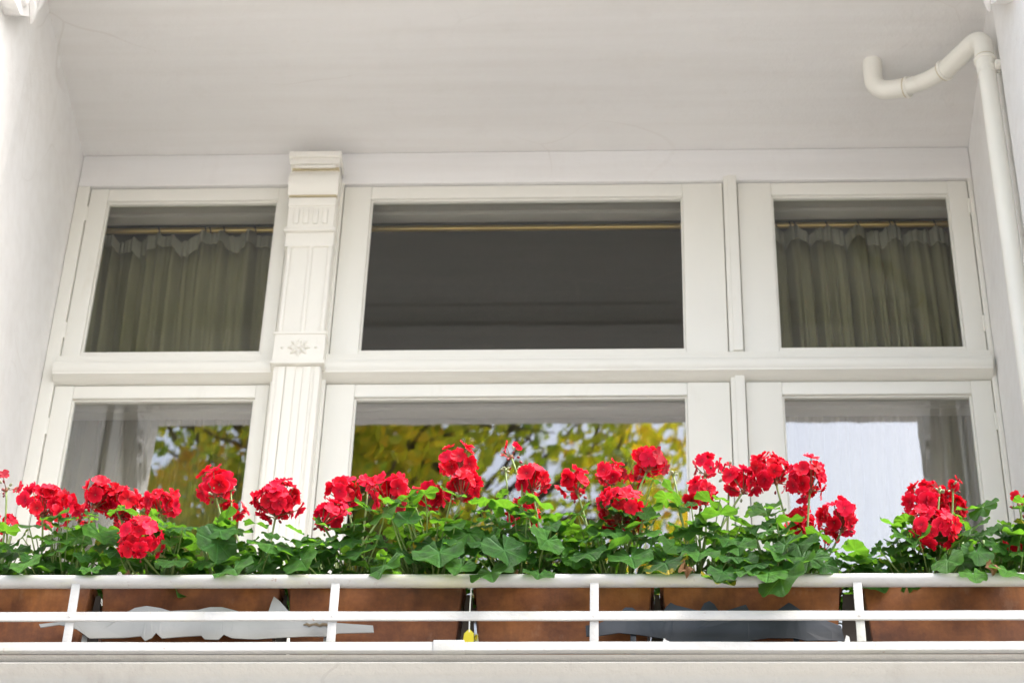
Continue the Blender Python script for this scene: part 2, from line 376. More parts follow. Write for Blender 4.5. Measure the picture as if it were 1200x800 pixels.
def frame_ring(mb, x0, x1, z0, z1, gx0, gx1, gz0, gz1, y0, y1, b=.004):
    mb.bbox(x0, gx0, y0, y1, z0, z1, b); mb.bbox(gx1, x1, y0, y1, z0, z1, b)
    mb.bbox(gx0-.0005, gx1+.0005, y0+.0006, y1, gz1, z1-.0004, b); mb.bbox(gx0-.0005, gx1+.0005, y0+.0006, y1, z0+.0004, gz0, b)
UZ0, UZ1, GUZ0, GUZ1 = 6.515, 7.212, 6.5371, 7.160
LZ0, LZ1, GLZ0, GLZ1 = 4.93, 6.406, 5.03, 6.3586
WIN = [(-1.399, -.716, -1.3565, -.7205, -1.299, -.760), (-.556, .628, -.553, .6265, -.468, .502), (.671, 1.399, .6727, 1.3815, .777, 1.321)]
winfo = ['left window']
for i, (fx0, fx1, sx0, sx1, gx0, gx1) in enumerate(WIN):
    mb = MB()                                                              # fixed outer frame
    if i == 0: mb.bbox(-1.399, -1.3585, -.008, Y0-.002, 4.92, 7.2175, .004); mb.bbox(-.7185, -.708, -.008, Y0-.002, 4.92, 7.2175, .002)
    if i == 1: mb.bbox(-.568, -.5545, -.012, Y0-.002, 4.92, 7.2175, .003)
    if i == 2: mb.bbox(1.3835, 1.399, -.008, Y0-.002, 4.92, 7.2175, .003)
    mb.bbox(fx0+.001, fx1-.001, .016, Y0-.003, 7.2125, 7.2176, .001)
    win = hp(mb, 'window', 'cream_paint')
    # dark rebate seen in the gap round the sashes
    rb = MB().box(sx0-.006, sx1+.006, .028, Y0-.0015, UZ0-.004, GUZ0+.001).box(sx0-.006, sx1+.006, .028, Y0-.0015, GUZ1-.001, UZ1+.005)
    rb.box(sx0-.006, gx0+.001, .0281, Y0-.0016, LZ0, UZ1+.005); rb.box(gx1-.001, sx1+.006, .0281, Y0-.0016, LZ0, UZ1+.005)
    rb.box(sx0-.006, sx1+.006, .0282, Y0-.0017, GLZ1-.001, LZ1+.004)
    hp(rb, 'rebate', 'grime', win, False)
    for (z0, z1, a, b) in ((UZ0, UZ1, GUZ0, GUZ1), (LZ0, LZ1, GLZ0, GLZ1)):
        sm = MB(); frame_ring(sm, sx0, sx1, z0, z1, gx0, gx1, a, b, 0.0, .0275)
        # putty bead round the glass
        sm.bbox(gx0+.0001, gx0+.006, .010, .0272, a, b, .0015); sm.bbox(gx1-.006, gx1-.0001, .010, .0272, a, b, .0015)
        sm.bbox(gx0+.006, gx1-.006, .010, .0272, b-.005, b-.0001, .0015)
        hp(sm, 'sash', 'cream_paint', win)
        hp(MB().box(gx0+.002, gx1-.002, .018, .022, a-.004, b-.002), 'pane', 'old_glass' if z0 == UZ0 else 'boosted_glass', win, False)
    # stepped lining behind the glass
    hl = MB().bbox(gx0-.03, gx1+.03, Y0+.001, .072, 7.170, 7.2185, .003).bbox(gx0-.03, gx1+.03, .0725, .113, 7.158, 7.2184, .006)
    hl.bbox(gx0-.03, gx1+.03, Y0+.001, .066, 6.368, 6.53, .003).bbox(gx0-.03, gx1+.03, .0665, .106, 6.3585, 6.53, .006)
    hp(hl, 'lining', 'lining_paint', win)
    if i != 1:
        for (z, xx) in ((6.62, sx0 if i == 0 else sx1), (7.10, sx0 if i == 0 else sx1), (6.25, sx0 if i == 0 else sx1)):
            hp(MB().tube([(xx-.001, -.003, z-.03), (xx-.001, -.003, z+.03)], .004, 8), 'hinge', 'cream_paint', win)

# moulded transoms and the mullion
tp = [(Y0-.003, 6.5135), (-.010, 6.5135), (-.014, 6.510), (-.014, 6.492), (-.018, 6.486), (-.026, 6.482), (-.026, 6.474), (-.034, 6.470), (-.040, 6.462), (-.042, 6.450),
      (-.040, 6.438), (-.034, 6.430), (-.034, 6.424), (-.020, 6.418), (-.006, 6.4105), (Y0-.003, 6.4105)]
hp(MB().sweep(tp, -1.362, -.700), 'transom', 'transom_paint')
hp(MB().sweep(tp, -.566, 1.386), 'transom', 'transom_paint')
mu = MB()
for z0, z1 in ((6.5136, 7.232), (4.92, 6.4255)):
    mu.bbox(.6285, .6705, -.012, Y0-.002, z0, z1, .003); mu.bbox(.641, .6695, -.017, -.0115, z0+.001, z1-.001, .002)
hp(mu, 'mullion', 'cream_paint')

# pilaster between the left and the middle window
px0, px1 = -.7045, -.5645
pc = (px0+px1)/2
pil = hp(MB().bbox(px0, px1, -.056, Y0-.004, 4.9, 7.262, .004), 'pilaster', 'pilaster_paint')
m = MB()
for c, hw in ((px0+.024, .012), (pc-.018, .014), (pc+.030, .012), (px1-.010, .0085)): m.bbox(c-hw, c+hw, -.0605, -.0555, 4.92, 6.425, .003)
hp(m, 'flute', 'pilaster_paint', pil)
m = MB()
for c in (px0+.008, pc+.004, px1-.008): m.bbox(c-.006, c+.006, -.061, -.0555, 6.56, 6.905, .003)
hp(m, 'fillet', 'pilaster_paint', pil)
blk = hp(MB().bbox(px0-.006, px1+.006, -.066, Y0-.006, 6.437, 6.546, .004).bbox(px0-.010, px1+.010, -.072, Y0-.007, 6.428, 6.440, .003).bbox(px0-.009, px1+.009, -.070, Y0-.007, 6.543, 6.553, .003),
      'rosette_block', 'pilaster_paint', pil)
m = MB(); rc = Vector((pc, -.066, 6.492))
for k in range(8):
    a = k*PI/4; d = Vector((math.cos(a), 0, math.sin(a)))
    m.tube([rc+d*.008, rc+d*.020+Vector((0, -.004, 0)), rc+d*.034], [.004, .0075, .002], 6)
m.tube([rc+Vector((0, .002, 0)), rc+Vector((0, -.008, 0))], [.009, .005], 10)
for s in (-1, 1): m.tube([rc+Vector((s*.05, .002, 0)), rc+Vector((s*.05, -.005, 0))], [.006, .003], 8)
hp(m, 'rosette', 'pilaster_paint', pil)
cap = MB(); q0, q1 = px0-.006, px1-.006
cap.bbox(q0-.002, q1+.0085, -.064, Y0-.006, 6.900, 6.958, .006)
cap.bbox(q0-.008, q1+.0115, -.072, Y0-.007, 6.9585, 6.972, .003)
cap.bbox(q0-.001, q1+.003, -.066, Y0-.008, 6.9725, 7.098, .004)
for k in range(4):
    c = q0+.026+k*.0295; cap.bbox(c-.0085, c+.0085, -.070, -.0655, 6.990, 7.052, .0035)
cap.bbox(q0-.004, q1+.005, -.071, Y0-.009, 7.064, 7.100, .006)
n = 10
cush = [(Y0-.010, 7.112)]+[(-.068-.018*math.sin(PI*k/n), 7.112+.098*k/n) for k in range(n+1)]+[(Y0-.010, 7.210)]
cap.sweep(cush, q0-.008, q1+.008)
cap.bbox(q0-.002, q1+.002, -.064, Y0-.011, 7.2105, 7.232, .003)
cap.bbox(q0-.010, q1+.006, -.084, Y0-.012, 7.232, 7.258, .005).bbox(q0-.015, q1+.010, -.090, Y0-.013, 7.2585, 7.282, .005)
cap.tube(bez((q0+.008, -.076, 7.226), (pc-.006, -.088, 7.214), (q1-.008, -.076, 7.226), 10), .0055, 8)
hp(cap, 'capital', 'pilaster_paint', pil)
for k in (0, 1):                                                           # tarnished grooves under the mouldings
    z = (7.1055, 7.222)[k]
    hp(MB().box(px0-.008, px1-.002, -.0715, -.05, z-.003, z+.003), 'groove', 'tarnish', pil, False)

# room behind the windows
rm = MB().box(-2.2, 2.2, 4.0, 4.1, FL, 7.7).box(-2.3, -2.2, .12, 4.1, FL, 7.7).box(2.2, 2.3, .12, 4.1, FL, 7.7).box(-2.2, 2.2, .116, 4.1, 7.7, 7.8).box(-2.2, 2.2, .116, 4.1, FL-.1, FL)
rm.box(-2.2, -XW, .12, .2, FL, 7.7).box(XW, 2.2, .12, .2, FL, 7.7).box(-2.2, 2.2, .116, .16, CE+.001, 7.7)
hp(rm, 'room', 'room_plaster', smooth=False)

# ------------------------------------------------------------------ curtains and rods
RZ, RY = 7.222, .205
for (x0, x1, lab, rings) in ((-1.385, -.72, 'thin brass curtain rod behind the window left of the fluted pilaster', (-1.35, -1.17, -1.02, -1.005, -.96, -.86, -.745)),
                      (-.54, .61, 'long bare brass curtain rod behind the wide middle window', ()),
                      (.72, 1.385, 'thin brass curtain rod behind the window beside the drainpipe', (.79, .80, .845, .86, .96, 1.06, 1.16, 1.175, 1.30))):
    rod = thing('curtain_rod', lab, 'curtain rod', ((x0+x1)/2, RY, RZ)); L = (x1-x0)/2
    MB().tube([(-L, 0, 0), (L, 0, 0)], .0105, 12).build('bar', 'brass', rod)
    for s in (-1, 1): MB().tube([(s*(L-.03), 0, .0), (s*(L-.03), -.04, .02), (s*(L-.03), -.088, .02)], .005, 6).build('bracket', 'brass', rod)
    if not rings: continue
    pts = []
    cur = thing('curtain', 'khaki pleated curtain with scalloped heading ' + ('left of the fluted pilaster' if x0 < 0 else 'in the window beside the drainpipe'), 'curtain', (0, RY, 0))
    for r in rings:
        MB().tube([(r+.003*math.sin(a*2), .0+.014*math.cos(a), RZ-.006+.016*math.sin(a)) for a in [k*2*PI/14 for k in range(15)]], .0022, 6, cap=False).build('ring', 'ring_wood', cur)
    a0, a1 = x0+.01, x1-.01
    nx, nz = 420, 22
    anchors = sorted(rings)
    def top(x):
        d = min((abs(x-r), r) for r in anchors)[0]
        lo = max([r for r in anchors if r <= x] or [anchors[0]-.1]); hi = min([r for r in anchors if r > x] or [anchors[-1]+.1])
        span = max(hi-lo, .001); t = (x-lo)/span
        return RZ-.022-.23*span*(4*t*(1-t))*.9
    rng = random.Random(5 if x0 < 0 else 9)
    ph = [rng.uniform(0, 6.28) for _ in range(6)]
    def fold(x, z):
        d = min(1, max(0, (7.2-z)/.25))
        u = x*1.0+.012*math.sin(z*3.1+ph[0])+.02*math.sin(x*9+ph[5])
        v = .016*math.sin(u*92+ph[1])+.014*math.sin(u*57+ph[2])+.009*math.sin(u*151+ph[3])
        v += .006*math.sin(u*243+ph[4])+.004*math.sin(u*397+ph[0])
        v += .014*noise.noise((x*14, z*.8, ph[4]))
        return v*(.45+.55*d)
    def sheet(zt, zb, off, name, fz=lambda x: 0):
        mb = MB(); vs = []; fs = []
        for i in range(nx+1):
            x = a0+(a1-a0)*i/nx; t = top(x); b = zb(x)
            for j in range(nz+1):
                z = t+(b-t)*(j/nz)
                vs.append((x, fold(x, z)+off, z))
        for i in range(nx):
            for j in range(nz): fs.append((i*(nz+1)+j, (i+1)*(nz+1)+j, (i+1)*(nz+1)+j+1, i*(nz+1)+j+1))
        mb.add(vs, fs); o = mb.build(name, 'curtain_cloth' if name == 'drape' else 'sheer_cloth', cur, 'all')
        sm = o.modifiers.new('thickness', 'SOLIDIFY'); sm.thickness = .0015
        return o
    sheet(top, lambda x: 4.0, 0, 'drape')
    sheet(top, lambda x: top(x)-.055-.012*math.sin(x*40), -.016, 'heading_ruffle')

# ------------------------------------------------------------------ drainpipe
dp = thing('drainpipe', 'cream painted drainpipe bending from the ceiling down beside the right pier', 'drainpipe', (1.358, -.67, FL))
O = Vector((1.358, -.67, FL))
def rel(l): return [Vector(p)-O for p in l]
PR = .0255
MB().tube(rel([(1.358, -.67, FL), (1.358, -.67, 7.02)]), PR, 24).build('downpipe', 'pipe_paint', dp)
top_pts = [(1.358, -.67, 7.0), (1.358, -.668, 7.145), (1.27, -.49, 7.187)]
MB().tube(rel(rounded(top_pts, .06, 8)), PR+.003, 24).build('elbow', 'pipe_paint', dp)
mid = [(1.285, -.515, 7.18), (1.225, -.435, 7.203), (1.155, -.383, 7.226)]
MB().tube(rel(rounded(mid, .07, 8)), PR, 24).build('offset_pipe', 'pipe_paint', dp)
end = [(1.175, -.392, 7.222), (1.076, -.350, 7.248), (1.076, -.374, CE+.02)]
MB().tube(rel(rounded(end, .055, 8)), PR+.003, 24).build('elbow', 'pipe_paint', dp)
def collar(p, d, w=.010, r=PR+.0075):
    p = Vector(p)-O; d = Vector(d).normalized()
    MB().tube([p-d*w/2, p-d*w*.3, p+d*w*.3, p+d*w/2], [r-.0025, r, r, r-.0025], 24).build('collar', 'pipe_paint', dp)
    MB().tube([p+d*(w/2+.0002), p+d*(w/2+.0026)], r-.0018, 24).build('seam', 'tarnish', dp)
collar((1.27, -.493, 7.186), (-.75, .95, .2)); collar((1.172, -.391, 7.2225), (-.9, .45, .25)); collar((1.358, -.67, 7.035), (0, 0, 1))
for z in (6.99, 5.4):
    b = MB(); b.tube([Vector((1.358, -.67, z-.012))-O, Vector((1.358, -.67, z+.012))-O], PR+.0018, 24)
    b.tube([Vector((1.383, -.67, z))-O, Vector((1.401, -.67, z))-O], .004, 8); b.bbox(.020, .036, -.040, -.016, z-FL-.010, z-FL+.010, .003)
    b.build('bracket', 'pipe_paint', dp)

# ------------------------------------------------------------------ balcony railing
RAIL_Y = -1.318
ra = thing('balcony_railing', 'white painted iron railing of flat bars with a round weathered handrail', 'railing', (0, RAIL_Y, 4.5785))
zr = lambda z: z-4.5785
x0, x1 = -PW+.0005, PW-.0005
# handrail: slightly flattened tube with uneven paint
pts = [Vector((x0+(x1-x0)*i/60, .0, zr(4.7625)+.0012*noise.noise((i*.37, 0, 0)))) for i in range(61)]
MB().tube(pts, [.0146+.0006*noise.noise((i*.9, 3, 0)) for i in range(61)], 20).build('handrail', 'handrail_paint', ra)
wavy_bar(x0, x1, -.0150, -.0098, zr(4.653), zr(4.6757), 1).build('middle_bar', 'rail_paint', ra)
wavy_bar(x0, -.045, -.010, .006, zr(4.5803), zr(4.6025), 2).build('bottom_bar', 'rail_paint', ra)
wavy_bar(-.0448, x1, -.0105, .006, zr(4.5801), zr(4.6018), 3).build('bottom_bar', 'rail_paint', ra)
MB().bbox(-.071, -.006, -.0125, .0075, zr(4.5789), zr(4.6052), .0015).build('sleeve', 'rail_paint', ra)
for x in (-1.395+.02, -.840, -.2855, .2625, .8135, 1.36):
    MB().bbox(x-.0092, x+.0092, -.0092, -.0032, zr(4.6027), zr(4.752), .001).build('post', 'rail_paint', ra)
    if abs(x) < 1.3:
        MB().tube([(x, -.0143, zr(4.6643)), (x, -.0165, zr(4.6643))], [.0035, .002], 8).build('rivet', 'rivet', ra)

# ------------------------------------------------------------------ planter boxes
BOX = [(-1.212, -.8225), (-.799, -.4135), (-.395, -.0205), (.0055, .3835), (.406, .7835), (.832, 1.215)]
BL = ['terracotta window box beside the left wall pier under sparse red flowers', 'terracotta window box mostly hidden by the pale zinc strip', 'terracotta window box with the loose end of the pale zinc strip before it',
      'terracotta window box beside the hanging yellow tag', 'terracotta window box behind the dark scalloped zinc strip', 'uncovered terracotta window box with the white wedge at its corner']
BY0, BY1, BZ0, BZ1 = -1.262, -1.085, 4.5785, 4.803
for (a, b), lab in zip(BOX, BL):
    bx = thing('planter_box', lab, 'planter', ((a+b)/2, (BY0+BY1)/2, BZ0), 'planter boxes along the balcony railing')
    hw, hd, h, t = (b-a)/2, (BY1-BY0)/2, BZ1-BZ0, .006
    def ring(x, y, z): return [(-x, -y, z), (x, -y, z), (x, y, z), (-x, y, z)]
    bm = bmesh.new(); tw = hw-.006; td = hd-.014
    rr = [ring(tw-.012, td-.008, .0), ring(hw, hd, h), ring(hw-t, hd-t, h), ring(tw-.012-t, td-.008-t, t)]
    V = [[bm.verts.new(p) for p in r] for r in rr]
    for A, B in zip(V, V[1:]):
        for k in range(4): bm.faces.new((A[k], A[(k+1) % 4], B[(k+1) % 4], B[k]))
    bm.faces.new(V[0][::-1]); bm.faces.new(V[3])
    bmesh.ops.recalc_face_normals(bm, faces=bm.faces[:]); bmesh.ops.bevel(bm, geom=bm.edges[:], offset=.002, segments=2, affect='EDGES')
    me = bpy.data.meshes.new('trough'); bm.to_mesh(me); bm.free(); me.materials.append(M['terracotta']); me.shade_smooth(); me.set_sharp_from_angle(angle=.6)
    link('trough', me, bx)
    r = MB()
    r.bbox(-hw-.005, hw+.005, -hd-.006, -hd+.004, h-.014, h+.003, .003).bbox(-hw-.005, hw+.005, hd-.004, hd+.006, h-.014, h+.003, .003)
    r.bbox(-hw-.005, -hw+.004, -hd+.0042, hd-.0042, h-.0138, h+.0028, .003).bbox(hw-.004, hw+.005, -hd+.0042, hd-.0042, h-.0138, h+.0028, .003)
    r.build('rim', 'terracotta', bx)
    ty = lambda z: -(td-.008+(hd-td+.008)*z/h); tx = lambda z: (tw-.012+(hw-tw+.012)*z/h)
    MB().bbox(-tx(.05)-.0005, tx(.05)+.0005, ty(.05)-.0025, ty(.05)+.002, .044, .056, .002).build('ridge', 'terracotta', bx)
    sl_ = MB(); n = 24; vs = []; fs = []
    for i in range(n+1):
        for j in range(9):
            x = -hw+.007+(2*hw-.014)*i/n; y = -hd+.008+(2*hd-.016)*j/8
            vs.append((x, y, h-.018+.008*noise.noise((x*30, y*30, a))))
    for i in range(n):
        for j in range(8): fs.append((i*9+j, (i+1)*9+j, (i+1)*9+j+1, i*9+j+1))
    sl_.add(vs, fs).build('soil', 'soil', bx)

GL = ['between the first two boxes from the left wall pier', 'beside the spike of the pale zinc strip', 'behind the yellow tag', 'behind the left end of the dark zinc strip', 'beside the white plastic wedge']
for ((_, b), (a, _2), lab) in zip(BOX, BOX[1:], GL):  # added dark plates that make the gaps between boxes read as shade
    x = (a+b)/2; hg = (a-b)/2
    t = thing('gap_shade_plate', 'dark plate added as gap shade ' + lab, 'bracket', (x, -1.236, BZ0), 'shade plates added between the window boxes')
    MB().plate([(-hg-.009, .0), (hg+.009, .0), (hg-.0065, .205), (-hg+.0065, .205)], -.0015, .0015).build('plate', 'gap_shade', t)
    MB().bbox(-hg-.008, hg+.008, .002, .10, .0, .004, .001).build('foot', 'gap_shade', t)

# ------------------------------------------------------------------ scalloped zinc edging strips, broken and bent
S1 = [(-.9157,4.6757),(-.8401,4.6843),(-.7301,4.7104),(-.7165,4.7192),(-.6914,4.7235),(-.6613,4.7169),(-.6383,4.708),(-.5801,4.7101),(-.5554,4.7188),(-.5301,4.721),(-.5039,4.7143),(-.485,4.7077),(-.4301,4.7054),(-.4251,4.7318),(-.421,4.7472),(-.4051,4.7317),(-.3866,4.7075),(-.29,4.679),(-.2047,4.6745),(-.2019,4.6572),(-.2773,4.6529),(-.2984,4.6443),(-.4496,4.6402),(-.5005,4.6425),(-.5194,4.6511),(-.529,4.6382),(-.558,4.6382),(-.5661,4.6469),(-.6486,4.6384),(-.663,4.6535),(-.6706,4.6406),(-.6843,4.6341),(-.695,4.6471),(-.8032,4.6407),(-.8335,4.6625),(-.8715,4.6734),(-.9108,4.6669)]
S2 = [(.2434,4.6694),(.2685,4.6737),(.3187,4.7039),(.3223,4.7148),(.3277,4.7192),(.3421,4.7191),(.3546,4.7082),(.3618,4.7039),(.4048,4.7038),(.414,4.7212),(.4231,4.7299),(.432,4.7233),(.4443,4.7037),(.4837,4.7058),(.4931,4.7254),(.5041,4.7319),(.5146,4.7231),(.5249,4.7035),(.5589,4.7035),(.5702,4.7208),(.5811,4.7252),(.5911,4.7034),(.6357,4.7033),(.6708,4.7294),(.6778,4.725),(.7051,4.6988),(.7765,4.6685),(.7831,4.63),(.7036,4.6301),(.6774,4.6387),(.6245,4.643),(.5888,4.6367),(.5742,4.626),(.4288,4.6262),(.4023,4.6391),(.3578,4.6499),(.3132,4.6542),(.2757,4.6457),(.2454,4.6436)]
def strip(outline, mat, lab, slots):
    t = thing('edging_strip', lab, 'edging strip', (0, -1.283, 4.5785))
    bm = bmesh.new(); vs = [bm.verts.new((x, 0, z-4.5785)) for x, z in outline]; f = bm.faces.new(vs)
    bmesh.ops.triangulate(bm, faces=[f]); bmesh.ops.subdivide_edges(bm, edges=bm.edges[:], cuts=2)
    for v in bm.verts: v.co.y = .004*noise.noise((v.co.x*9, 0, v.co.z*12))+.003*math.sin(v.co.x*23)
    r = bmesh.ops.solidify(bm, geom=bm.faces[:], thickness=.0022)
    me = bpy.data.meshes.new('sheet'); bm.to_mesh(me); bm.free(); me.materials.append(M[mat]); link('sheet', me, t)
    # feet that stand on the parapet
    xs = [x for x, z in outline]
    for x in (min(xs)+.10, max(xs)-.10):
        MB().bbox(x-.006, x+.006, .004, .007, .0, .075, .001).build('foot', mat, t)
    for (x, z, l) in slots:
        MB().tube([(x+l*k/8, -.0052, z-4.5785+.002*math.sin(k*2.2)) for k in range(9)], [.001, .003, .0035, .0025, .0035, .003, .0035, .003, .001], 6).build('tear', 'grime', t)
strip(S1, 'zinc', 'pale grey zinc edging strip, scalloped and torn, leaning on the window boxes', [(-.352, 4.672, .056)])
strip(S2, 'dark_zinc', 'dark blue grey zinc edging strip with scalloped top before the window boxes', [(.702, 4.692, .03)])

tg = thing('plant_tag', 'small yellow plastic tag hanging on a wire between two window boxes', 'plant tag', (-.002, -1.279, 4.634))
tp_ = [(-.0115, .0), (.0115, .0), (.0105, .022), (.0055, .028), (.001, .034), (-.004, .028), (-.0095, .021)]
MB().plate(tp_, -.001, .001).build('tag_plate', 'yellow_plastic', tg)
MB().tube([(.001, 0, .025), (.0005, 0, .05), (.0, .003, .09), (.0, .012, .145)], .0016, 6).build('wire', 'white_plastic', tg)
wd = MB().plate([(-.010, 0), (.010, 0), (.008, .030), (.002, .034), (-.002, .02)], -.004, .004).build('wedge', 'white_plastic')
wd.location = (.785, -1.279, 4.5785+.0355); tag(wd, 'small white plastic wedge at the corner of the uncovered window box', 'wedge')
MBw = MB().bbox(-.007, .007, -.003, .004, -.0355, .001, .001).build('wedge_foot', 'white_plastic', wd)
lf = MB().plate([(-.009, 0), (.010, .001), (.009, .010), (-.006, .013)], -.001, .0015).build('paper_scrap', 'white_plastic')
lf.location = (.413, -1.285, 4.5787+.0465); tag(lf, 'tiny pale paper scrap caught under the dark zinc strip', 'scrap')

# ------------------------------------------------------------------ geraniums
def leaf_mesh(seed):
    r = random.Random(seed); nl = r.choice((5, 5, 7)); segs, rings = 84, (.22, .48, .74, .92, 1.0)
    a0 = math.radians(r.uniform(160, 176)); ph = r.uniform(0, 6); cup = r.uniform(-.10, .26); wav = r.uniform(.08, .16); droop = r.uniform(.0, .32)
    vs = [(0, 0, 0)]; fs = []; n = segs+1
    lobe = [r.uniform(.95, 1.06) for _ in range(nl+1)]
    tw = r.uniform(-.16, .16)
    for q in rings:
        for i in range(n):
            th = -a0+2*a0*i/segs; u = (th+a0)/(2*a0)*nl; fr = u-math.floor(u); li = min(int(u), nl-1)
            edge = lobe[li]*(1-fr)+lobe[min(li+1, nl)]*fr
            R = edge*(1+.055*(math.sin(PI*fr)**.6-.6)+.05*(abs(math.sin(th*7.5+ph))**.7-.6)*(q > .8))*(1-.05*(abs(th) > a0*.9))
            rr = q*(1+(R-1)*q**2)
            x = math.sin(th)*rr; y = math.cos(th)*rr
            z = cup*rr*rr*.9-droop*max(0, y)**2*.6+wav*math.sin(nl*(u/nl)*2*PI+PI/2)*q**1.5*.9+.03*math.sin(th*9+ph)*q**3+tw*x*y
            vs.append((x, y, z))
    for i in range(segs): fs.append((0, 1+i+1, 1+i))
    for k in range(len(rings)-1):
        for i in range(segs):
            a = 1+k*n+i; fs.append((a, a+1, a+1+n, a+n))
    return MB().add(vs, fs)
LEAF = {m: [leaf_mesh(10+s).mesh('leaf', m, 'all') for s in range(7 if m == 'leaf' else 4)] for m in ('leaf', 'young_leaf', 'yellowing_leaf')}
WITHER = []
for s in range(2):
    mb = leaf_mesh(70+s); mb.v = [(x*(.6+.3*math.sin(y*4)), y*.8, z*2+.35*abs(x)-.25*math.sin(x*5+y*3)) for x, y, z in mb.v]; WITHER.append(mb.mesh('leaf', 'withered_leaf', 'all'))

def floret_mesh(seed):                                               # unit radius, faces +Z
    r = random.Random(seed); mb = MB()
    layers = [(5, 0, 1.0, .14)] if r.random() < .6 else [(5, 0, 1.0, .10), (2, .3, .6, .45)]
    for cnt, offa, size, lift in layers:
        for k in range(cnt):
            if size < .9 and r.random() < .25: continue
            a = 2*PI*(k+offa)/cnt+r.uniform(-.2, .2); L = size*r.uniform(.9, 1.1); W = L*r.uniform(.42, .54); li = lift+r.uniform(-.12, .14); curl = r.uniform(-.35, .22)
            f = r.uniform(0, 6); vs = []; nu, nv = 6, 7
            for i in range(nu+1):
                t = i/nu
                wd_ = W*(math.sin(PI*min(1, t*.62+.04))**.9)*(1.0 if t < .999 else .80)
                for j in range(nv):
                    s = -1+2*j/(nv-1)
                    lx = L*(t-.10*t*t*s*s-.03*(t > .9)*math.cos(s*5+f)); ly = wd_*s
                    lz = li*L*t+curl*L*t*t*.8+.10*L*s*s*t+.05*L*math.sin(s*4+f)*t*t+.07*L*math.sin(s*6+f*2)*t**3+.02*k*.5
                    vs.append((lx*math.cos(a)-ly*math.sin(a), lx*math.sin(a)+ly*math.cos(a), lz-.12))
            fs = [(i*nv+j, i*nv+j+1, (i+1)*nv+j+1, (i+1)*nv+j) for i in range(nu) for j in range(nv-1)]
            mb.add(vs, fs)
    return mb.mesh('floret', 'petal', 'all')
FLO = [floret_mesh(s) for s in range(8)]
def bud_mesh(mat, seed):
    mb = MB().tube([(0, 0, 0), (0, 0, .2), (.02, 0, .55), (.02, 0, .85), (0, 0, 1.02)], [.14, .26, .34, .24, .05], 8); return mb.mesh('bud', mat, 'all')
BUD = [bud_mesh('bud_red', 1), bud_mesh('bud_green', 2)]

HEADS = [(-1.060,-1.220,5.104,.0327,.30),(-1.053,-1.200,5.006,.0343,.45),(-.958,-1.240,5.026,.0570,1),(-.898,-1.160,5.062,.0289,.8),(-.853,-1.200,5.079,.0480,1),(-.807,-1.170,5.078,.0481,1),(-.805,-1.120,5.063,.0310,.7),(-.713,-1.200,5.055,.0420,1),(-.717,-1.330,4.842,.0531,1.1),
 (-.589,-1.220,5.092,.0440,.9),(-.551,-1.180,5.052,.0325,.8),(-.441,-1.250,5.021,.0547,1.1),(-.305,-1.180,5.097,.0461,1),(-.325,-1.260,4.977,.0412,.9),(-.250,-1.200,5.113,.0249,.6),(-.196,-1.220,5.068,.0456,1),(-.115,-1.150,5.114,.0405,.9),(-.047,-1.200,5.170,.0443,1),(-.037,-1.220,5.084,.0456,1),
 (.072,-1.200,5.208,.0309,.5),(.117,-1.220,5.105,.0419,1),(.099,-1.160,5.053,.0420,.9),(.214,-1.220,5.095,.0342,.9),(.294,-1.200,5.136,.0383,.8),(.347,-1.160,5.153,.0289,.6),(.314,-1.280,4.983,.0539,1.1),(.343,-1.240,4.962,.0280,.6),(.384,-1.200,5.172,.0422,.8),
 (.510,-1.200,5.157,.0345,.55),(.498,-1.220,5.065,.0378,.9),(.559,-1.160,5.186,.0232,.5),(.586,-1.180,5.124,.0420,.7),(.659,-1.180,5.155,.0479,1),(.729,-1.220,5.104,.0492,1),(.717,-1.140,5.041,.0399,.9),(.795,-1.240,4.983,.0484,1.1),(.756,-1.200,4.946,.0373,.5),
 (.993,-1.180,5.067,.0473,1),(1.057,-1.140,5.087,.0381,.8),(1.057,-1.200,5.104,.0189,.25),(.977,-1.300,4.887,.0510,1.2),(1.190,-1.220,5.050,.0281,.3),(1.179,-1.240,4.906,.0294,.6)]
TOP = [(-1.3, 4.99), (-1.143, 4.99), (-1.063, 4.971), (-.951, 4.994), (-.876, 5.008), (-.779, 5.0), (-.686, 5.021), (-.607, 5.0), (-.492, 4.992), (-.421, 4.94), (-.356, 4.959), (-.302, 5.006), (-.209, 5.034), (-.134, 5.052), (-.038, 5.042), (.028, 5.056), (.075, 5.07), (.152, 5.037), (.266, 5.015), (.341, 5.067), (.398, 5.09), (.455, 5.059), (.549, 5.054), (.643, 5.042), (.697, 4.994), (.741, 4.936), (.775, 4.886), (.821, 4.89), (.882, 4.964), (.939, 4.987), (1.014, 5.0), (1.109, 5.018), (1.201, 5.013), (1.4, 5.0)]
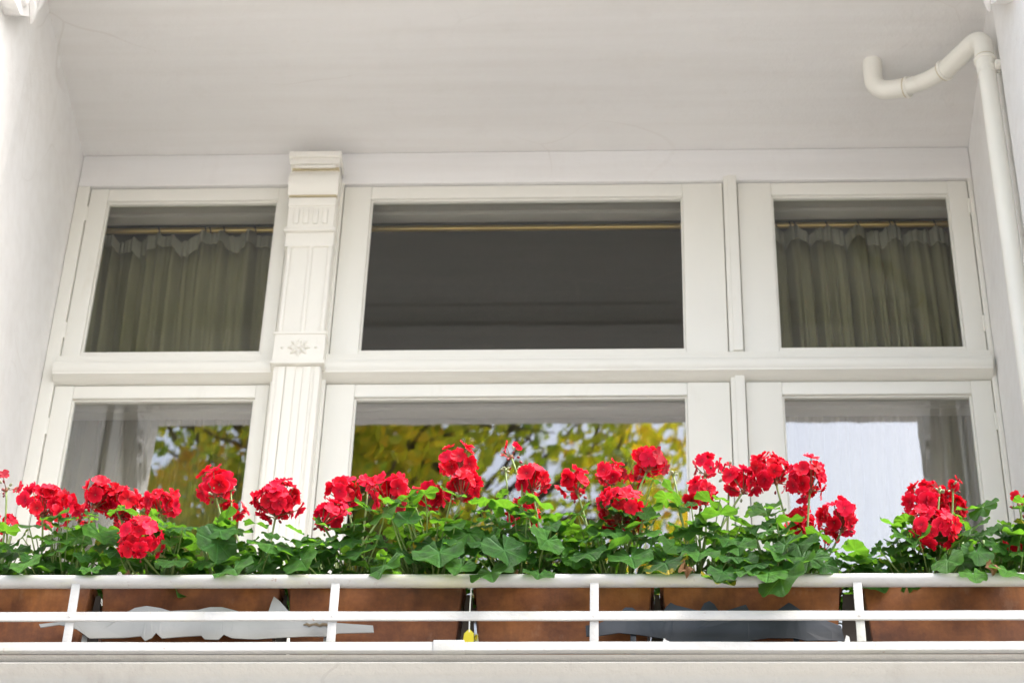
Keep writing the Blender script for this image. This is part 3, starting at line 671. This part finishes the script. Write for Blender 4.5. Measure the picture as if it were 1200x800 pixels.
DRAPE = [(-.952,-1.34,4.79,.0401),(-.815,-1.33,4.784,.0255),(-.499,-1.35,4.769,.047),(-.548,-1.32,4.853,.0514),(-.432,-1.32,4.853,.055),(-.184,-1.33,4.789,.0453),(-.067,-1.34,4.814,.058),(.045,-1.35,4.758,.0485),(.074,-1.35,4.811,.0542),(-.021,-1.345,4.773,.0362),(.146,-1.345,4.757,.0361),(.159,-1.33,4.855,.0437),(.25,-1.33,4.821,.0435),(.341,-1.33,4.809,.0506),(.413,-1.34,4.787,.0505),(.519,-1.35,4.735,.0393),(.485,-1.34,4.813,.0433),(.652,-1.36,4.732,.0569),(.574,-1.34,4.79,.036),(.694,-1.33,4.841,.0471),(1.003,-1.34,4.789,.0394),(1.069,-1.33,4.818,.0396),(1.125,-1.34,4.767,.0428),(1.054,-1.345,4.752,.0321),(.60,-1.355,4.775,.043),(.555,-1.345,4.800,.040),(.715,-1.335,4.800,.042),(.665,-1.345,4.83,.045),(.745,-1.33,4.79,.034),(-.36,-1.335,4.80,.042),(-.64,-1.335,4.80,.04),(.625,-1.368,4.742,.044),(.585,-1.36,4.757,.040),(.69,-1.355,4.772,.044),(.53,-1.362,4.748,.034),(.655,-1.35,4.80,.046)]
def topz(x):
    for (a, za), (b, zb) in zip(TOP, TOP[1:]):
        if a <= x <= b: return za+(zb-za)*(x-a)/(b-a)
    return 4.98
PLANTS = [(-1.10, 'red geranium with sparse bursting buds beside the left wall pier'), (-.92, 'red geranium with a large full bloom before the left window frame'), (-.70, 'red geranium with one low bloom hanging onto the handrail'),
          (-.52, 'red geranium with twin blooms leaning towards the fluted pilaster'), (-.29, 'red geranium with paired blooms just right of the fluted pilaster'), (-.09, 'red geranium with a tall bloom above the loose zinc strip end'),
          (.10, 'red geranium with the tallest half open bloom and pale green buds'), (.30, 'red geranium with a big round bloom in the thick of its leaves'), (.50, 'red geranium with yellowing leaves over the dark zinc strip'),
          (.69, 'bushy red geranium with its large leaf hanging over the handrail'), (.98, 'red geranium with a dense round bloom resting near the handrail'), (1.15, 'red geranium with few thin blooms beside the drainpipe')]
SOILZ = 4.790
plant = []
for x, lab in PLANTS:
    t = thing('geranium', lab, 'geranium', (x, -1.175, SOILZ), 'geraniums in the window boxes'); plant.append(t)
def near(x): return min(range(len(PLANTS)), key=lambda i: abs(PLANTS[i][0]-x))
stems = [MB() for _ in plant]
rng = random.Random(3)

def basis(nrm, tip):
    z = nrm.normalized(); y = (tip-z*tip.dot(z)).normalized(); x = y.cross(z)
    return Matrix(((x.x, y.x, z.x), (x.y, y.y, z.y), (x.z, y.z, z.z))).to_4x4()
placed = []
def put_leaf(p, size, nrm, tip, mats=None, me=None):
    i = near(p.x); P = plant[i].location
    if me is None:
        k = mats or ('young_leaf' if rng.random() < .28 else 'leaf')
        if mats is None and rng.random() < .025: k = 'yellowing_leaf'
        me = rng.choice(LEAF[k])
    m = Matrix.Translation(p-P) @ basis(nrm, tip) @ Matrix.Diagonal((size, size*rng.uniform(.85, 1.0), size, 1))
    link('leaf', me, plant[i], m)
    # petiole from the plant's leg to the leaf
    q = p-P; s = Vector((q.x*.35+rng.uniform(-.02, .02), q.y*.3+rng.uniform(-.01, .01), max(.0, q.z*.25)))
    n2 = basis(nrm, tip).col[2].to_3d()
    if rng.random() < .45: stems[i].tube(bez(s, Vector((q.x*.8, q.y*.75, max(q.z*.9, .03)))-n2*.02, q-n2*.001, 5), [.0022, .002, .0018, .0016, .0014, .0013], 5)
for x, y, z, r in DRAPE:
    nr = Vector((rng.uniform(-.7, .7), -.9, rng.uniform(.1, 1.1))); tip = Vector((rng.uniform(-.6, .6), -.25, -1))
    km = 'yellowing_leaf' if (abs(x-.519) < .01 or abs(x-.413) < .01) else 'leaf'
    c = Vector((x, y-.004, z)); b = basis(nr, tip)
    put_leaf(c-b.col[1].to_3d()*r*.15, r*.96, nr, tip, km); placed.append((c, r))
tries = 0; made = 0
while made < 1250 and tries < 80000:
    tries += 1
    x = rng.uniform(-1.30, 1.30); tz = topz(x)
    y = -1.325+.285*rng.random()**1.25; f = (y+1.325)/.285
    lowz = 4.785+.03*f; hi = tz+.03*(f-.4)-.034
    if hi < lowz+.01: continue
    z = lowz+(hi-lowz)*rng.random()**.75
    r = rng.uniform(.017, .044)*(1.0 if z < hi-.05 else .85)
    c = Vector((x, y, z))
    if y < -1.283 and z < 4.80+r*.6: continue
    if any((c-d).length < .33*(r+q) for d, q in placed): continue
    placed.append((c, r)); made += 1
    h = (z-lowz)/max(.05, hi-lowz)
    fr = 1-f
    nr = Vector((rng.gauss(0, .5), -.20-.75*fr*(1-.55*h)+rng.gauss(0, .36), .55+.5*h+rng.gauss(0, .2)))
    px = PLANTS[near(x)][0]
    tip = Vector(((x-px)*5+rng.gauss(0, .5), -.55-.5*fr+rng.gauss(0, .4), -.35))
    young = h > .72 and rng.random() < .6
    put_leaf(c, r, nr, tip, 'young_leaf' if young else None)
for x, y, z in ((.455, -1.345, 4.772), (-.735, -1.29, 4.79), (1.095, -1.34, 4.778), (-.52, -1.1, 4.80), (.1, -1.28, 4.795)):
    put_leaf(Vector((x, y, z)), .022, Vector((.3, -1, .2)), Vector((.2, -.2, -1)), me=rng.choice(WITHER))

def head(x, y, z, R, dens, idx):
    i = near(x); P = plant[i].location; c = Vector((x, y, z))-P
    lr = random.Random(100+idx)
    lean = Vector((lr.gauss(0, .25), lr.gauss(-.25, .2), 1)).normalized()
    base = Vector((c.x*.1+lr.uniform(-.06, .06), c.y*.4+lr.uniform(0, .03), .02))
    hub = c-lean*R*.55
    if c.z < .12: hub = c+Vector((0, R*.45, R*.1)); lean = Vector((lr.gauss(0, .2), -.8, .5)).normalized()
    mid = (base+hub)/2+Vector((lr.uniform(-.03, .03), .01, .03))
    MB().tube(bez(base, mid, hub, 9), [.0030]*3+[.0026]*4+[.0024]*3, 7).build('flower_stalk', 'stem_green', plant[i], 'all')
    ped = MB(); ped.tube([hub-lean*.006, hub+lean*.004], [.0035, .0048], 8)
    R *= 1.06; fr = .0192*lr.uniform(.92, 1.12) if R > .030 else .0170
    cr = max(R-fr*.55, fr*.6)
    N = max(3, int(dens*16.5*(cr/.033)**1.7)); sq = Vector((lr.uniform(.9, 1.12), lr.uniform(.9, 1.1), lr.uniform(.78, 1.02)))
    jobs = []; k = 0; gap = Vector((lr.gauss(0, 1), lr.gauss(-.3, .8), lr.gauss(-.3, .8))).normalized(); gold = PI*(3-math.sqrt(5)); o = lr.uniform(0, 6)
    for q in range(N):
        zz = 1-(q+.5)/N*1.68
        rad = math.sqrt(max(0, 1-zz*zz)); a = gold*q+o
        d = Vector((rad*math.cos(a), rad*math.sin(a), zz)); d = (d+Vector((lr.gauss(0, .16), lr.gauss(0, .16), lr.gauss(0, .12)))).normalized()
        d = Vector((0, 0, 1)).rotation_difference(lean) @ d
        if d.dot(gap) > .80 and lr.random() < .75: continue
        jobs.append((d, cr*lr.uniform(.62, 1.28)*Vector((d.x*sq.x, d.y*sq.y, d.z*sq.z)).length))
    cc = hub+lean*R*.55
    hd = None
    for d, rr in jobs:
        p = cc+d*rr; ped.tube(bez(hub, (hub+p)/2+d*.004, p-d*fr*.08, 3), [.0011, .001, .001, .0012], 4)
    hd = ped.build('flower_head', 'pedicel', plant[i], 'all')
    for d, rr in jobs:
        p = cc+d*rr
        nrm = (d+Vector((lr.gauss(0, .2), lr.gauss(0, .2), lr.gauss(0, .2)))).normalized()
        b = basis(nrm, Vector((lr.gauss(0, 1), lr.gauss(0, 1), lr.gauss(0, 1)+.01)))
        s = fr*lr.uniform(.85, 1.12)*(.8 if dens < .55 else 1)
        link('floret', lr.choice(FLO), hd, Matrix.Translation(p) @ b @ Matrix.Diagonal((s, s, s, 1)))
    nb = lr.randint(3, 7) if dens > .55 else lr.randint(6, 10)
    for q in range(nb):
        a = lr.uniform(0, 6.28); d = Vector((math.cos(a)*.8, math.sin(a)*.8-.2, lr.uniform(-1.1, .3 if dens > .55 else .9))).normalized()
        p = hub+d*lr.uniform(.010, .024); s = lr.uniform(.006, .0105)
        b = basis(d, Vector((1, .3, .1)))
        link('bud', BUD[0 if lr.random() < .72 else 1], hd, Matrix.Translation(p) @ b @ Matrix.Diagonal((s, s, s, 1)))
    return hd
for k, h in enumerate(HEADS): head(*h, k)
# tight green bud clusters on their own stalks
for k, (x, y, z) in enumerate(((.098, -1.235, 5.125), (.060, -1.225, 5.13), (.435, -1.20, 5.135), (1.02, -1.22, 5.07), (-.555, -1.215, 5.085))):
    i = near(x); P = plant[i].location; c = Vector((x, y, z))-P; lr = random.Random(900+k)
    MB().tube(bez((c.x*.4, c.y*.3, .03), (c.x*.7, c.y*.6, c.z*.7), c, 7), .0022, 6).build('flower_stalk', 'stem_green', plant[i], 'all')
    ped = MB().tube([c-Vector((0, 0, .004)), c+Vector((0, 0, .003))], [.0026, .0045], 8).build('bud_cluster', 'stem_green', plant[i], 'all')
    for q in range(9):
        d = Vector((lr.gauss(0, 1), lr.gauss(0, 1), abs(lr.gauss(0, 1)))).normalized()
        link('bud', BUD[1], ped, Matrix.Translation(c+d*.004) @ basis(d, Vector((1, .2, .3))) @ Matrix.Diagonal((.007, .007, .008, 1)))
for i, (x, lab) in enumerate(PLANTS):
    # woody legs
    lr = random.Random(40+i)
    for q in range(4):
        a = lr.uniform(-.09, .09); stems[i].tube(bez((a*.2, lr.uniform(-.02, .02), -.012), (a*.6, 0, .05), (a, lr.uniform(-.05, .03), .12+lr.uniform(0, .05)), 6), [.0055, .005, .0048, .0045, .004, .0036, .003], 7)
    stems[i].build('stem', 'stem_green', plant[i], 'all')

# ------------------------------------------------------------------ autumn trees across the street (seen mirrored in the panes)
def leaf_autumn(name, cols):
    k = NT(name); inf = k.noise(1.1, 2, .5); n2 = k.noise(9, 2, .6)
    c = k.ramp(k.math('ADD', k.math('MULTIPLY', inf, .55), k.math('MULTIPLY', n2, .45)), cols)
    k.col(c); k.rough(.6); tl = k.n('ShaderNodeBsdfTranslucent'); k.l(k.mix(1.0, c, (1.5, 1.4, .8), 'MULTIPLY'), tl.inputs[0])
    m = k.n('ShaderNodeMixShader'); m.inputs[0].default_value = .6; k.l(k.b.outputs[0], m.inputs[1]); k.l(tl.outputs[0], m.inputs[2]); k.l(m.outputs[0], k.out.inputs[0]); M[name] = k.m
leaf_autumn('autumn_leaf', [(.28, (.06, .14, .015)), (.42, (.20, .31, .025)), (.54, (.44, .44, .03)), (.64, (.64, .40, .025)), (.76, (.38, .14, .02))])
def tree(loc, hgt, cz, rx, ry, rz, nleaf, seed, lab, holes):
    lr = random.Random(seed); t = thing('street_tree', lab, 'tree', loc, 'autumn trees across the street')
    tr = MB(); tr.tube([(0, 0, -.12), (.05, 0, hgt*.25), (.0, .1, hgt*.5), (.1, .0, hgt*.8), (.1, 0, hgt)], [.30, .24, .19, .10, .03], 10)
    cl = []
    for k in range(46):
        while True:
            d = Vector((lr.uniform(-1, 1), lr.uniform(-1, 1), lr.uniform(-1, 1)))
            if .25 < d.length < 1: break
        p = Vector((d.x*rx, d.y*ry, cz+d.z*rz)); cl.append(p)
        z0 = max(hgt*.3, p.z-lr.uniform(1.2, 2.6)); z0 = min(z0, hgt*.95)
        tr.tube(bez((.05, 0, z0), (p.x*.5, p.y*.5, z0+.4), p, 6), [.075, .06, .045, .035, .025, .018, .010], 6)
        for _ in range(4):
            e = p+Vector((lr.gauss(0, .6), lr.gauss(0, .6), lr.gauss(0, .5))); tr.tube([p*.9+Vector((0, 0, p.z*.1)), (p+e)/2+Vector((0, 0, .08)), e], [.018, .011, .004], 5)
    tr.build('trunk', 'bark', t, 'all')
    cr = MB(); vs = []; fs = []; made = 0
    while made < nleaf:
        p0 = lr.choice(cl); g = Vector((lr.gauss(0, 1), lr.gauss(0, 1), lr.gauss(0, 1)))
        if g.length > 2.0: continue
        p = p0+Vector((g.x*.6, g.y*.6, g.z*.5))
        if noise.noise((p.x*.9+seed, p.y*.9, p.z*.9)) < holes: continue
        a = Vector((lr.gauss(0, 1), lr.gauss(0, 1), lr.gauss(0, .6))).normalized(); b = a.orthogonal().normalized(); c = a.cross(b)
        s = lr.uniform(.035, .072); o = len(vs)
        vs += [p-b*s, p-b*s*.2+c*s*.62, p+b*s+a*s*.2, p-b*s*.2-c*s*.62]; fs.append((o, o+1, o+2, o+3)); made += 1
    cr.add(vs, fs); o = cr.build('crown', 'autumn_leaf', t, False)
tree((-1.9, -10.2, 0), 15.6, 14.4, 2.6, 2.2, 2.7, 25000, 4, 'tall yellow green autumn tree mirrored in the wide lower pane', -.06)
